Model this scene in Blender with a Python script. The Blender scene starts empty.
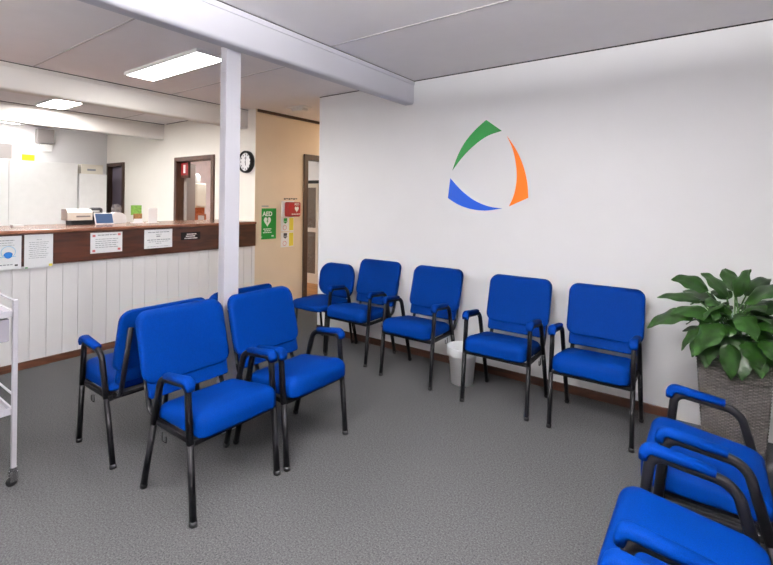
import bpy, bmesh, math, random
from mathutils import Vector, Matrix
random.seed(7)
S = bpy.context.scene
COL = S.collection
PI = math.pi

# ------------------------------------------------------------------ camera
cam_data = bpy.data.cameras.new('camera')
cam = bpy.data.objects.new('camera', cam_data)
COL.objects.link(cam)
yaw, pitch, roll = math.radians(35.983), math.radians(0.025), math.radians(0.683)
fwd = Vector((-math.sin(yaw)*math.cos(pitch), math.cos(yaw)*math.cos(pitch), math.sin(pitch)))
rgt = Vector((math.cos(yaw), math.sin(yaw), 0))
upv = rgt.cross(fwd)
r2 = rgt*math.cos(roll) + upv*math.sin(roll)
u2 = -rgt*math.sin(roll) + upv*math.cos(roll)
mw = Matrix((r2, u2, -fwd)).transposed().to_4x4()
mw.translation = Vector((0, 0, 1.4))
cam.matrix_world = mw
cam_data.sensor_fit = 'HORIZONTAL'
cam_data.sensor_width = 36.0
cam_data.lens = 450.35/773*36
cam_data.shift_y = (200.3-282.5)/773
cam_data.clip_start = 0.02
S.camera = cam

# ------------------------------------------------------------------ world, exposure
W = bpy.data.worlds.new('world'); S.world = W; W.use_nodes = True
W.node_tree.nodes['Background'].inputs[0].default_value = (0.9, 0.95, 1, 1)
W.node_tree.nodes['Background'].inputs[1].default_value = 0.15
S.view_settings.view_transform = 'Standard'
S.view_settings.look = 'None'
S.view_settings.gamma = 1.0
S.view_settings.exposure = 0.0
S.view_settings.use_curve_mapping = False
LIGHT_NEAR = 46.0     # waiting area ceiling panels
LIGHT_DESK = 74.0     # panels over the reception
LIGHT_HALL = 32.0
LIGHT_DOWN, LIGHT_UP = 1.0, 400.0   # added suspended lights, unseen, to brighten the ceiling

# added fill light, unseen, set as daylight at the added windows behind the viewpoint
def window_light(x, y, z, w, h, rz, power, col):
    d = bpy.data.lights.new('window_daylight', 'AREA'); d.shape = 'RECTANGLE'; d.size = w; d.size_y = h
    d.energy = power; d.color = col
    o = bpy.data.objects.new('window_daylight', d); COL.objects.link(o)
    o.location = (x, y, z); o.rotation_euler = (math.radians(90), 0, rz)
    return o
window_light(-0.9, -2.68, 1.45, 3.6, 1.3, math.radians(180), 30, (0.93, 0.96, 1.0))
window_light(-6.6, -2.68, 1.45, 2.4, 1.3, math.radians(180), 420, (1.0, 0.96, 0.93))

# ------------------------------------------------------------------ materials
def srgb(r, g, b):
    f = lambda c: (c/255/12.92) if c/255 <= 0.04045 else ((c/255+0.055)/1.055)**2.4
    return (f(r), f(g), f(b), 1)

def mat(name, col, rough=0.6, metal=0.0, noise=None, bump=None, spec=0.5, sheen=0.0, coat=0.0):
    """noise=(scale, amount): fine colour variation; bump=(scale, strength)"""
    m = bpy.data.materials.new(name); m.use_nodes = True
    nt = m.node_tree; b = nt.nodes['Principled BSDF']
    b.inputs['Base Color'].default_value = col
    b.inputs['Roughness'].default_value = rough
    b.inputs['Metallic'].default_value = metal
    b.inputs['Specular IOR Level'].default_value = spec
    b.inputs['Sheen Weight'].default_value = sheen
    b.inputs['Coat Weight'].default_value = coat
    if noise or bump:
        tc = nt.nodes.new('ShaderNodeTexCoord')
    if noise:
        n = nt.nodes.new('ShaderNodeTexNoise'); n.inputs['Scale'].default_value = noise[0]; n.inputs['Detail'].default_value = 4
        nt.links.new(tc.outputs['Object'], n.inputs['Vector'])
        r = nt.nodes.new('ShaderNodeValToRGB')
        a = noise[1]
        r.color_ramp.elements[0].position = 0.3; r.color_ramp.elements[1].position = 0.7
        r.color_ramp.elements[0].color = tuple(c*(1-a) for c in col[:3])+(1,)
        r.color_ramp.elements[1].color = tuple(min(1, c*(1+a)) for c in col[:3])+(1,)
        nt.links.new(n.outputs['Fac'], r.inputs['Fac'])
        nt.links.new(r.outputs['Color'], b.inputs['Base Color'])
    if bump:
        n2 = nt.nodes.new('ShaderNodeTexNoise'); n2.inputs['Scale'].default_value = bump[0]; n2.inputs['Detail'].default_value = 3
        nt.links.new(tc.outputs['Object'], n2.inputs['Vector'])
        bp = nt.nodes.new('ShaderNodeBump'); bp.inputs['Strength'].default_value = bump[1]; bp.inputs['Distance'].default_value = 0.002
        nt.links.new(n2.outputs['Fac'], bp.inputs['Height'])
        nt.links.new(bp.outputs['Normal'], b.inputs['Normal'])
    return m

def wood(name, c1, c2, axis='Y', scale=6, rough=0.35):
    m = bpy.data.materials.new(name); m.use_nodes = True
    nt = m.node_tree; b = nt.nodes['Principled BSDF']
    tc = nt.nodes.new('ShaderNodeTexCoord'); mp = nt.nodes.new('ShaderNodeMapping')
    sc = {'X': (0.15, 1, 1), 'Y': (1, 0.15, 1), 'Z': (1, 1, 0.12)}[axis]
    mp.inputs['Scale'].default_value = tuple(s*scale for s in sc)
    n = nt.nodes.new('ShaderNodeTexNoise'); n.inputs['Scale'].default_value = 4; n.inputs['Detail'].default_value = 6; n.inputs['Distortion'].default_value = 1.2
    r = nt.nodes.new('ShaderNodeValToRGB')
    r.color_ramp.elements[0].position = 0.35; r.color_ramp.elements[1].position = 0.7
    r.color_ramp.elements[0].color = c1; r.color_ramp.elements[1].color = c2
    nt.links.new(tc.outputs['Object'], mp.inputs['Vector']); nt.links.new(mp.outputs[0], n.inputs['Vector'])
    nt.links.new(n.outputs['Fac'], r.inputs['Fac']); nt.links.new(r.outputs['Color'], b.inputs['Base Color'])
    b.inputs['Roughness'].default_value = rough
    return m

def emit(name, col, strength, base=(0.8, 0.8, 0.8, 1)):
    m = bpy.data.materials.new(name); m.use_nodes = True
    b = m.node_tree.nodes['Principled BSDF']
    b.inputs['Base Color'].default_value = base
    b.inputs['Emission Color'].default_value = col
    b.inputs['Emission Strength'].default_value = strength
    return m

def carpet_mat():
    m = bpy.data.materials.new('carpet'); m.use_nodes = True
    nt = m.node_tree; b = nt.nodes['Principled BSDF']
    tc = nt.nodes.new('ShaderNodeTexCoord')
    n = nt.nodes.new('ShaderNodeTexNoise'); n.inputs['Scale'].default_value = 135; n.inputs['Detail'].default_value = 8; n.inputs['Roughness'].default_value = 0.85
    r = nt.nodes.new('ShaderNodeValToRGB'); e = r.color_ramp.elements
    e[0].position = 0.36; e[0].color = srgb(14, 14, 16)
    e[1].position = 0.64; e[1].color = srgb(92, 93, 94)
    n3 = nt.nodes.new('ShaderNodeTexNoise'); n3.inputs['Scale'].default_value = 1.3; n3.inputs['Detail'].default_value = 3
    mx = nt.nodes.new('ShaderNodeMix'); mx.data_type = 'RGBA'; mx.blend_type = 'MULTIPLY'; mx.inputs[0].default_value = 0.25
    nt.links.new(tc.outputs['Object'], n.inputs['Vector']); nt.links.new(tc.outputs['Object'], n3.inputs['Vector'])
    nt.links.new(n.outputs['Fac'], r.inputs['Fac'])
    nt.links.new(r.outputs['Color'], mx.inputs[6]); nt.links.new(n3.outputs['Fac'], mx.inputs[7])
    nt.links.new(mx.outputs[2], b.inputs['Base Color'])
    bp = nt.nodes.new('ShaderNodeBump'); bp.inputs['Strength'].default_value = 0.3; bp.inputs['Distance'].default_value = 0.003
    nt.links.new(n.outputs['Fac'], bp.inputs['Height']); nt.links.new(bp.outputs['Normal'], b.inputs['Normal'])
    b.inputs['Roughness'].default_value = 0.95; b.inputs['Specular IOR Level'].default_value = 0.1
    return m

def fabric_mat():
    m = bpy.data.materials.new('blue_fabric'); m.use_nodes = True
    nt = m.node_tree; b = nt.nodes['Principled BSDF']
    tc = nt.nodes.new('ShaderNodeTexCoord')
    n = nt.nodes.new('ShaderNodeTexNoise'); n.inputs['Scale'].default_value = 400; n.inputs['Detail'].default_value = 2
    r = nt.nodes.new('ShaderNodeValToRGB'); e = r.color_ramp.elements
    e[0].position = 0.3; e[0].color = (0.0, 0.0098, 0.078, 1)
    e[1].position = 0.7; e[1].color = (0.0, 0.0175, 0.122, 1)
    nt.links.new(tc.outputs['Object'], n.inputs['Vector']); nt.links.new(n.outputs['Fac'], r.inputs['Fac'])
    nt.links.new(r.outputs['Color'], b.inputs['Base Color'])
    bp = nt.nodes.new('ShaderNodeBump'); bp.inputs['Strength'].default_value = 0.25; bp.inputs['Distance'].default_value = 0.001
    nt.links.new(n.outputs['Fac'], bp.inputs['Height']); nt.links.new(bp.outputs['Normal'], b.inputs['Normal'])
    b.inputs['Roughness'].default_value = 0.62; b.inputs['Specular IOR Level'].default_value = 0.02
    return m

def leaf_mat():
    m = bpy.data.materials.new('leaf_green'); m.use_nodes = True
    nt = m.node_tree; b = nt.nodes['Principled BSDF']
    tc = nt.nodes.new('ShaderNodeTexCoord')
    n = nt.nodes.new('ShaderNodeTexNoise'); n.inputs['Scale'].default_value = 22; n.inputs['Detail'].default_value = 6
    r = nt.nodes.new('ShaderNodeValToRGB'); e = r.color_ramp.elements
    e[0].position = 0.3; e[0].color = (0.003, 0.014, 0.002, 1)
    e[1].position = 0.75; e[1].color = (0.014, 0.050, 0.005, 1)
    nt.links.new(tc.outputs['Object'], n.inputs['Vector']); nt.links.new(n.outputs['Fac'], r.inputs['Fac'])
    nt.links.new(r.outputs['Color'], b.inputs['Base Color'])
    b.inputs['Roughness'].default_value = 0.36; b.inputs['Specular IOR Level'].default_value = 0.3
    return m

def wicker_mat():
    m = bpy.data.materials.new('wicker'); m.use_nodes = True
    nt = m.node_tree; b = nt.nodes['Principled BSDF']
    tc = nt.nodes.new('ShaderNodeTexCoord'); sx = nt.nodes.new('ShaderNodeSeparateXYZ')
    ad = nt.nodes.new('ShaderNodeMath'); ad.operation = 'ADD'
    cx = nt.nodes.new('ShaderNodeCombineXYZ')
    br = nt.nodes.new('ShaderNodeTexBrick')
    br.inputs['Scale'].default_value = 1.0
    br.inputs['Brick Width'].default_value = 0.020; br.inputs['Row Height'].default_value = 0.0085
    br.inputs['Mortar Size'].default_value = 0.0018; br.inputs['Mortar Smooth'].default_value = 0.5
    br.inputs['Color1'].default_value = srgb(72, 67, 63); br.inputs['Color2'].default_value = srgb(50, 46, 43)
    br.inputs['Mortar'].default_value = srgb(18, 16, 15)
    nt.links.new(tc.outputs['Object'], sx.inputs[0])
    nt.links.new(sx.outputs[0], ad.inputs[0]); nt.links.new(sx.outputs[1], ad.inputs[1])
    nt.links.new(ad.outputs[0], cx.inputs[0]); nt.links.new(sx.outputs[2], cx.inputs[1])
    nt.links.new(cx.outputs[0], br.inputs['Vector']); nt.links.new(br.outputs['Color'], b.inputs['Base Color'])
    b.inputs['Roughness'].default_value = 0.6
    return m

M = dict(
    wall=mat('white_wall_paint', srgb(231, 230, 231), 0.75, noise=(3, 0.012), bump=(160, 0.05)),
    wallwarm=mat('cream_wall_paint', srgb(236, 231, 222), 0.75, noise=(3, 0.012)),
    beige=mat('beige_wall_paint', srgb(226, 208, 184), 0.7, noise=(4, 0.02)),
    ceil=mat('ceiling_board', srgb(238, 233, 234), 0.85, noise=(5, 0.015)),
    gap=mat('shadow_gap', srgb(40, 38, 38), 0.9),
    seam=mat('ceiling_seam_strip', srgb(192, 186, 186), 0.9),
    beam=mat('beam_paint', srgb(200, 199, 207), 0.6, noise=(4, 0.012)),
    carpet=carpet_mat(),
    beamwarm=mat('beam_paint_reception', srgb(226, 222, 217), 0.6, noise=(4, 0.012)),
    woodfloor=wood('timber_floor', srgb(150, 98, 48), srgb(196, 138, 78), 'X', 3, 0.4),
    band=wood('dark_walnut', srgb(44, 22, 14), srgb(78, 42, 27), 'Y', 5, 0.32),
    lip=wood('walnut_top', srgb(104, 66, 48), srgb(146, 98, 76), 'Y', 5, 0.22),
    skirt=wood('red_brown_skirting', srgb(46, 24, 15), srgb(74, 42, 26), 'X', 5, 0.4),
    skirty=wood('red_brown_skirting_along', srgb(62, 36, 24), srgb(92, 56, 38), 'Y', 5, 0.4),
    frame=wood('door_frame_wood', srgb(64, 40, 30), srgb(90, 60, 46), 'Z', 5, 0.4),
    framed=wood('dark_door_frame_wood', srgb(54, 36, 26), srgb(78, 54, 40), 'Z', 5, 0.4),
    board=mat('white_panelling', srgb(234, 233, 234), 0.5, noise=(6, 0.01)),
    fabric=fabric_mat(),
    black=mat('black_steel', (0.004, 0.004, 0.005, 1), 0.5, 0.0, spec=0.12),
    blackplastic=mat('black_plastic', (0.008, 0.008, 0.009, 1), 0.5, spec=0.25),
    chrome=mat('chrome', (0.7, 0.7, 0.72, 1), 0.2, 1.0),
    whitemetal=mat('white_enamel', srgb(204, 202, 210), 0.35, noise=(8, 0.01)),
    greymetal=mat('grey_enamel', srgb(166, 163, 174), 0.4),
    whiteplastic=mat('white_plastic', srgb(240, 239, 238), 0.45, noise=(10, 0.02)),
    cream=mat('cream_plastic', srgb(228, 221, 208), 0.45, noise=(20, 0.02)),
    paper=mat('paper', srgb(236, 238, 240), 0.7, noise=(30, 0.01)),
    ink=mat('grey_print', srgb(150, 154, 160), 0.8),
    inkdark=mat('dark_print', srgb(70, 70, 74), 0.8),
    inkpink=mat('red_print', srgb(214, 120, 122), 0.8),
    inkblue=mat('blue_print', srgb(28, 110, 190), 0.7),
    inklight=mat('light_blue_print', srgb(150, 200, 235), 0.7),
    yellow=mat('yellow_card', srgb(236, 214, 20), 0.6),
    mustard=mat('pale_yellow_print', srgb(226, 212, 70), 0.6),
    green=mat('green_sign', srgb(8, 140, 50), 0.5),
    white=mat('white_print', srgb(240, 240, 240), 0.6),
    red=mat('red_plastic', srgb(156, 12, 22), 0.35, coat=0.3),
    logog=mat('logo_green', srgb(0, 124, 46), 0.5),
    logoo=mat('logo_orange', srgb(255, 124, 0), 0.5),
    logob=mat('logo_blue', srgb(0, 84, 205), 0.5),
    screen=emit('blue_screen', srgb(50, 92, 140), 0.8, (0.01, 0.01, 0.02, 1)),
    leaf=leaf_mat(),
    stem=mat('stem_green', (0.04, 0.11, 0.02, 1), 0.5),
    soil=mat('dark_soil', (0.02, 0.014, 0.01, 1), 0.95, bump=(60, 1)),
    wicker=wicker_mat(),
    darkdoor=mat('dark_grey_door', srgb(128, 118, 134), 0.6, noise=(4, 0.04)),
    greydoor=mat('grey_brown_panel', srgb(150, 138, 132), 0.6, noise=(4, 0.04)),
    pinkwall=mat('pale_pink_wall', srgb(246, 230, 230), 0.7, noise=(9, 0.06)),
    glass=mat('grey_cabinet_glass', srgb(190, 180, 170), 0.12),
    leafgreen=mat('brochure_green', srgb(120, 170, 70), 0.6, noise=(60, 0.3)),
    brown=mat('brochure_brown', srgb(150, 104, 60), 0.6, noise=(60, 0.4)),
    orangewood=wood('orange_wood', srgb(160, 78, 34), srgb(196, 110, 62), 'X', 8, 0.4),
    acgrey=mat('grey_plastic', srgb(140, 134, 133), 0.5),
)
M['lamp_near'] = emit('lamp_panel_waiting', (1.0, 0.985, 0.975, 1), LIGHT_NEAR)
M['lamp_desk'] = emit('lamp_panel_reception', (1.0, 0.98, 0.96, 1), LIGHT_DESK)
M['lamp_mid'] = emit('lamp_panel_middle', (1.0, 0.98, 0.95, 1), 36.0)
M['lamp_far'] = emit('lamp_panel_far', (1.0, 0.98, 0.95, 1), 20.0)
M['lamp_down'] = emit('lamp_panel_down', (1.0, 0.99, 0.985, 1), LIGHT_DOWN)
M['lamp_up_soft'] = emit('lamp_panel_up_soft', (1.0, 0.985, 0.965, 1), 140.0)
M['lamp_up'] = emit('lamp_panel_up', (1.0, 0.99, 0.985, 1), LIGHT_UP)
M['lamp_hall'] = emit('lamp_panel_hall', (1.0, 0.91, 0.80, 1), LIGHT_HALL)

M['glass'].node_tree.nodes['Principled BSDF'].inputs['Transmission Weight'].default_value = 0.75

# ------------------------------------------------------------------ helpers
def link(name, bm, m, parent=None, smooth=False, loc=(0, 0, 0), rot=None):
    bmesh.ops.recalc_face_normals(bm, faces=bm.faces[:])
    me = bpy.data.meshes.new(name); bm.to_mesh(me); bm.free()
    mats = m if isinstance(m, list) else [m]
    for x in mats: me.materials.append(x)
    if smooth:
        for p in me.polygons: p.use_smooth = True
    o = bpy.data.objects.new(name, me); COL.objects.link(o)
    o.location = loc
    if rot: o.rotation_euler = rot
    if parent: o.parent = parent
    return o

def struct(o, label=None):
    o['kind'] = 'structure'
    if label: o['label'] = label
    return o

def tag(o, label, cat, group=None):
    o['label'] = label; o['category'] = cat
    if group: o['group'] = group
    return o

def thing(name, label, cat, loc=(0, 0, 0), rz=0, group=None):
    o = bpy.data.objects.new(name, None); COL.objects.link(o)
    o.empty_display_size = 0.1
    o.location = loc; o.rotation_euler = (0, 0, rz)
    return tag(o, label, cat, group)

def copy_tree(o, parent=None):
    c = o.copy(); COL.objects.link(c)
    if parent: c.parent = parent
    for ch in list(o.children): copy_tree(ch, c)
    return c

def box(bm, x0, x1, y0, y1, z0, z1, bev=0.0, seg=2, mi=0):
    vs = [bm.verts.new((x, y, z)) for x in (x0, x1) for y in (y0, y1) for z in (z0, z1)]
    fs = [(0, 1, 3, 2), (4, 6, 7, 5), (0, 4, 5, 1), (2, 3, 7, 6), (0, 2, 6, 4), (1, 5, 7, 3)]
    faces = [bm.faces.new([vs[i] for i in f]) for f in fs]
    for f in faces: f.material_index = mi
    if bev > 0:
        es = list({e for f in faces for e in f.edges})
        bmesh.ops.recalc_face_normals(bm, faces=faces)
        r = bmesh.ops.bevel(bm, geom=es, offset=bev, segments=seg, affect='EDGES', profile=0.5)
        for f in r['faces']: f.material_index = mi
    return bm

def B(*a, **k):
    bm = bmesh.new(); box(bm, *a, **k); return bm

def poly_prism(bm, pts, y0, y1, plane='xz', mi=0):
    def P(a, b, d):
        return {'xz': (a, d, b), 'yz': (d, a, b), 'xy': (a, b, d)}[plane]
    A = [bm.verts.new(P(a, b, y0)) for a, b in pts]; C = [bm.verts.new(P(a, b, y1)) for a, b in pts]
    fs = [bm.faces.new(A), bm.faces.new(C[::-1])]
    n = len(pts)
    for i in range(n): fs.append(bm.faces.new([A[i], C[i], C[(i+1) % n], A[(i+1) % n]]))
    for f in fs: f.material_index = mi
    return bm

def fillet(pts, rad, seg=8):
    """round the inner corners of a polyline"""
    pts = [Vector(p) for p in pts]; out = [pts[0]]
    if not isinstance(rad, (list, tuple)): rad = [rad]*(len(pts)-2)
    for i in range(1, len(pts)-1):
        p, a, b = pts[i], (pts[i-1]-pts[i]).normalized(), (pts[i+1]-pts[i]).normalized()
        ang = a.angle(b); r = rad[i-1]
        d = min(r/math.tan(ang/2), (pts[i-1]-p).length*0.49, (pts[i+1]-p).length*0.49)
        r = d*math.tan(ang/2)
        c = p + (a+b).normalized()*(r/math.sin(ang/2))
        s, e = p+a*d-c, p+b*d-c
        tot = s.angle(e); ax = s.cross(e).normalized()
        for k in range(seg+1):
            out.append(c + Matrix.Rotation(tot*k/seg, 3, ax) @ s)
    out.append(pts[-1]); return out

def sweep(bm, path, ra, rb=None, up=Vector((1, 0, 0)), n=12, cap=True, sq=1.0, mi=0):
    """tube along path; rb along 'up', ra across it; sq<1 gives squarer sections"""
    rb = rb or ra; rings = []
    N = len(path)
    for i, p in enumerate(path):
        t = (path[min(i+1, N-1)] - path[max(i-1, 0)]).normalized()
        u = (up - t*up.dot(t)).normalized(); v = t.cross(u)
        ring = []
        for k in range(n):
            a = 2*PI*k/n; c, s = math.cos(a), math.sin(a)
            c = math.copysign(abs(c)**sq, c); s = math.copysign(abs(s)**sq, s)
            ring.append(bm.verts.new(p + u*(rb*c) + v*(ra*s)))
        rings.append(ring)
    fs = []
    for a, b in zip(rings, rings[1:]):
        for k in range(n): fs.append(bm.faces.new([a[k], a[(k+1) % n], b[(k+1) % n], b[k]]))
    if cap: fs.append(bm.faces.new(rings[0][::-1])); fs.append(bm.faces.new(rings[-1]))
    for f in fs: f.material_index = mi
    return bm

def lathe(bm, prof, c=(0, 0), n=40, mi=0, z=0):
    rings = [[bm.verts.new((c[0]+r*math.cos(2*PI*k/n), c[1]+r*math.sin(2*PI*k/n), z+h)) for k in range(n)] for r, h in prof]
    for a, b in zip(rings, rings[1:]):
        for k in range(n): bm.faces.new([a[k], a[(k+1) % n], b[(k+1) % n], b[k]]).material_index = mi
    bm.faces.new(rings[0][::-1]).material_index = mi; bm.faces.new(rings[-1]).material_index = mi
    return bm

def rrect(a, b, r, n=7):
    r = max(min(r, a*0.999, b*0.999), 1e-4); out = []
    for q, (sx, sy) in enumerate(((1, 1), (-1, 1), (-1, -1), (1, -1))):
        for k in range(n):
            t = PI/2*q + PI/2*k/(n-1)
            out.append((sx*(a-r)+r*math.cos(t), sy*(b-r)+r*math.sin(t)))
    return out

def cushion(bm, a, b, th, r, edge, crown, deform, back_edge=None, back_crown=0.0):
    """rounded-rectangle pad, half sizes a,b, thickness th (z from 0 to th); deform maps (x,y,z)->point"""
    be = edge if back_edge is None else back_edge
    rings = []
    rings.append([(x*0.5, y*0.5, 0-back_crown) for x, y in rrect(a-be, b-be, r-be*0.6)])
    for k in range(5):
        t = PI/2*k/4
        ins = be*(1-math.sin(t)); z = be*(1-math.cos(t))
        rings.append([(x, y, z) for x, y in rrect(a-ins, b-ins, r-ins*0.6)])
    for k in range(8):
        t = PI/2*k/7
        ins = edge*(1-math.cos(t)); z = th-crown-edge + edge*math.sin(t)
        rings.append([(x, y, z) for x, y in rrect(a-ins, b-ins, r-ins*0.6)])
    for s in (0.88, 0.72, 0.5, 0.25):
        z = th - crown*(s**2.2)
        rings.append([(x*s, y*s, z) for x, y in rrect(a-edge, b-edge, r-edge*0.6)])
    V = [[bm.verts.new(deform(*p)) for p in ring] for ring in rings]
    n = len(V[0])
    for p, q in zip(V, V[1:]):
        for k in range(n): bm.faces.new([p[k], p[(k+1) % n], q[(k+1) % n], q[k]])
    bm.faces.new(V[0][::-1]); bm.faces.new(V[-1])
    return bm

def text_obj(body, size, m, parent, matrix, name='lettering', depth=0.0008, bold=False):
    cu = bpy.data.curves.new(name, 'FONT'); cu.body = body; cu.size = size; cu.extrude = depth
    cu.align_x = 'CENTER'; cu.align_y = 'CENTER'
    if bold: cu.offset = size*0.03
    o = bpy.data.objects.new(name, cu); COL.objects.link(o)
    bpy.context.view_layer.update()
    me = bpy.data.meshes.new_from_object(o.evaluated_get(bpy.context.evaluated_depsgraph_get()))
    bpy.data.objects.remove(o)
    me.materials.clear(); me.materials.append(m)
    me.transform(matrix)
    ob = bpy.data.objects.new(name, me); COL.objects.link(ob); ob.parent = parent
    return ob

# ------------------------------------------------------------------ room shell
CEIL, YW, XC = 2.5, 3.485, -4.5          # ceiling height, logo wall plane, counter front plane
XB = -4.525                                # beige wall plane
XCOR = -3.43                              # left end of the logo wall
XF = -8.6                                 # far reception wall
struct(link('floor', B(XF-0.1, 2.2, -2.8, 3.6, -0.1, 0), M['carpet']), 'dark grey speckled carpet floor')
bm = bmesh.new(); box(bm, XB, XCOR, 3.6, 7.1, -0.1, 0)
struct(link('floor_hallway', bm, M['carpet']))
struct(link('floor_back_room', B(XF-0.1, XB, 3.6, 5.9, -0.1, 0.0), M['woodfloor']), 'orange timber floor seen through the hallway door')
struct(link('ceiling', B(XF-0.1, 2.2, -2.8, 7.1, CEIL, CEIL+0.1), M['ceil']), 'pale grey panelled ceiling')
struct(link('wall_logo', B(XCOR, 2.2, YW, YW+0.1, 0, CEIL), M['wall']), 'white wall behind the row of blue chairs')
struct(link('wall_hallway_right', B(XCOR, XCOR+0.1, YW+0.1, 7.0, 0, CEIL), M['beige']))
struct(link('wall_hallway_end', B(XB-0.1, XCOR+0.1, 7.0, 7.1, 0, CEIL), M['beige']))
struct(link('wall_right', B(2.1, 2.2, -2.7, YW, 0, CEIL), M['wall']))
bm = bmesh.new()
box(bm, XF, 2.2, -2.8, -2.7, 0, 0.8); box(bm, XF, 2.2, -2.8, -2.7, 2.1, CEIL)
for a_, b_ in ((XF, -7.8), (-5.4, -2.7), (0.9, 2.2)): box(bm, a_, b_, -2.8, -2.7, 0.8, 2.1)
struct(link('wall_front', bm, M['wall']))
for k_, (a_, b_) in enumerate(((-2.7, 0.9), (-7.8, -5.4))):  # added windows, out of view, made up to go with the fill light
    bm = bmesh.new()
    box(bm, a_, b_, -2.76, -2.70, 0.80, 0.83); box(bm, a_, b_, -2.76, -2.70, 2.07, 2.10)
    for x_ in (a_, (a_+b_)/2-0.02, b_-0.04): box(bm, x_, x_+0.04, -2.76, -2.70, 0.83, 2.07)
    struct(link('window_%d' % (k_+1), bm, M['whiteplastic']))
struct(link('wall_reception_far', B(XF-0.1, XF, -2.7, 5.9, 0, CEIL), M['wall']))
# back wall with two openings (x ranges)
D2 = (-6.29, -5.42); D1 = (-8.50, -7.98); DH = 1.93
bm = bmesh.new()
for x0, x1 in ((XF, D1[0]), (D1[1], D2[0]), (D2[1], XB-0.0)):
    box(bm, x0, x1, 3.5, 3.6, 0, CEIL)
for d in (D1, D2): box(bm, d[0], d[1], 3.5, 3.6, DH, CEIL)
struct(link('wall_reception_back', bm, M['wallwarm']), 'cream wall behind the reception with two doorways')
# beige wall with one opening
D3 = (4.368, 5.12); D3H = 1.95
bm = bmesh.new()
box(bm, XB-0.1, XB, 3.6, D3[0], 0, CEIL); box(bm, XB-0.1, XB, D3[1], 7.0, 0, CEIL)
box(bm, XB-0.1, XB, D3[0], D3[1], D3H, CEIL)
# narrow face closing the corner flush with the counter wall
struct(link('wall_hallway_left', bm, M['beige']), 'beige hallway wall with the green sign')
bm = bmesh.new(); box(bm, XB-0.001, XB+0.004, 3.499, 3.6, 0, CEIL)
struct(link('trim_1', bm, M['beige']))
struct(link('wall_back_room', B(XF, XB-0.1, 5.8, 5.9, 0, CEIL), M['wall']))
struct(link('wall_back_room_side', B(XF, XF+0.02, 3.6, 5.8, 0, CEIL), M['pinkwall']))

# dark crown strip on top of the beige wall
struct(link('trim_2', B(XB, XB+0.02, 3.52, 6.9, CEIL-0.035, CEIL), M['framed']), 'dark brown strip along the top of the beige wall')
# dark strips painting the shadow line where ceiling meets walls and beams
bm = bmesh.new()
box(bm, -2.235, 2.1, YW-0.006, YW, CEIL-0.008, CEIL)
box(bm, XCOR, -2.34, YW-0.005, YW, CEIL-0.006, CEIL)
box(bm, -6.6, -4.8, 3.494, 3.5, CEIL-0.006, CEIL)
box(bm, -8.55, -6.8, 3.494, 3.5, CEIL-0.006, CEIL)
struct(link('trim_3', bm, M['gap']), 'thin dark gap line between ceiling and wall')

def beam(idx, x0, x1, z0, y1, m, lab):
    bm = bmesh.new(); pts = []
    r = 0.022
    for cx, cz, a0 in ((x1-r, z0+r, -PI/2), (x1, CEIL, None), (x0, CEIL, None), (x0+r, z0+r, PI)):
        if a0 is None: pts.append((cx, cz))
        else:
            for k in range(6):
                a = a0+PI/2*k/5; pts.append((cx+r*math.cos(a), cz+r*math.sin(a)))
    poly_prism(bm, pts, -2.7, y1, 'xz')
    o = struct(link('trim_%d' % idx, bm, m), lab)
    b2 = bmesh.new(); box(b2, x1, x1+0.004, -2.6, y1, CEIL-0.007, CEIL)  # dark strip paints the shadow line along the beam top
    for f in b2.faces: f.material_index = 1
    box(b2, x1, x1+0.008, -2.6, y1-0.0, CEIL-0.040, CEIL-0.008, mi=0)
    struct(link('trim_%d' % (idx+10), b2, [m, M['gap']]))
    return o
beam(4, -2.345, -2.235, 2.285, YW, M['beam'], 'white ceiling beam above the white post')
beam(5, -4.80, -4.68, 2.27, 3.5, M['beamwarm'], 'white ceiling beam above the reception counter')
beam(6, -6.80, -6.68, 2.27, 3.5, M['beamwarm'], 'white ceiling beam furthest over the reception')
# ceiling board seams
bm = bmesh.new()
for x0, x1, y in ((-2.22, 2.1, 2.37), (-4.67, -2.35, 1.32), (-4.67, -2.35, 2.52), (-2.22, 2.1, 1.17), (-6.67, -4.82, 2.9), (-2.22, 2.1, -0.03), (-4.67, -2.35, 0.12)):
    box(bm, x0, x1, y-0.006, y+0.006, CEIL-0.003, CEIL)
struct(link('trim_7', bm, M['seam']), 'thin seam strips between ceiling boards')

# skirting
struct(link('baseboard_right', B(-3.43, -0.22, YW-0.014, YW, 0, 0.062, 0.003), M['skirt']), 'red-brown skirting board along the white wall')
struct(link('baseboard_left', B(XC-0.010, XC+0.004, -2.7, 3.5, 0, 0.06, 0.003), M['skirty']), 'red-brown skirting board along the reception counter')

# ------------------------------------------------------------------ doors
bm = bmesh.new(); w = 0.055
box(bm, D2[0]-w, D2[0]+0.006, 3.475, 3.61, 0, DH+w, 0.004); box(bm, D2[1]-0.006, D2[1]+w, 3.475, 3.61, 0, DH+w, 0.004)
box(bm, D2[0]+0.006, D2[1]-0.006, 3.475, 3.61, DH-0.006, DH+w, 0.004)
struct(link('door_1', bm, M['frame']), 'brown door frame behind the reception, nearest the clock')
bm = bmesh.new()
box(bm, D1[0]-w, D1[0]+0.006, 3.475, 3.61, 0, DH+w, 0.004); box(bm, D1[1]-0.006, D1[1]+w, 3.475, 3.61, 0, DH+w, 0.004)
box(bm, D1[0]+0.006, D1[1]-0.006, 3.475, 3.61, DH-0.006, DH+w, 0.004)
d = struct(link('door_2', bm, M['framed']), 'dark doorway in the far corner of the reception')
link('door_leaf', B(D1[0]+0.008, D1[1]-0.008, 3.55, 3.59, 0.005, DH-0.008), M['darkdoor'], d)
bm = bmesh.new(); sweep(bm, fillet([(-8.06, 3.549, 1.12), (-8.06, 3.50, 1.12), (-8.17, 3.50, 1.12)], 0.01), 0.009)
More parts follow.
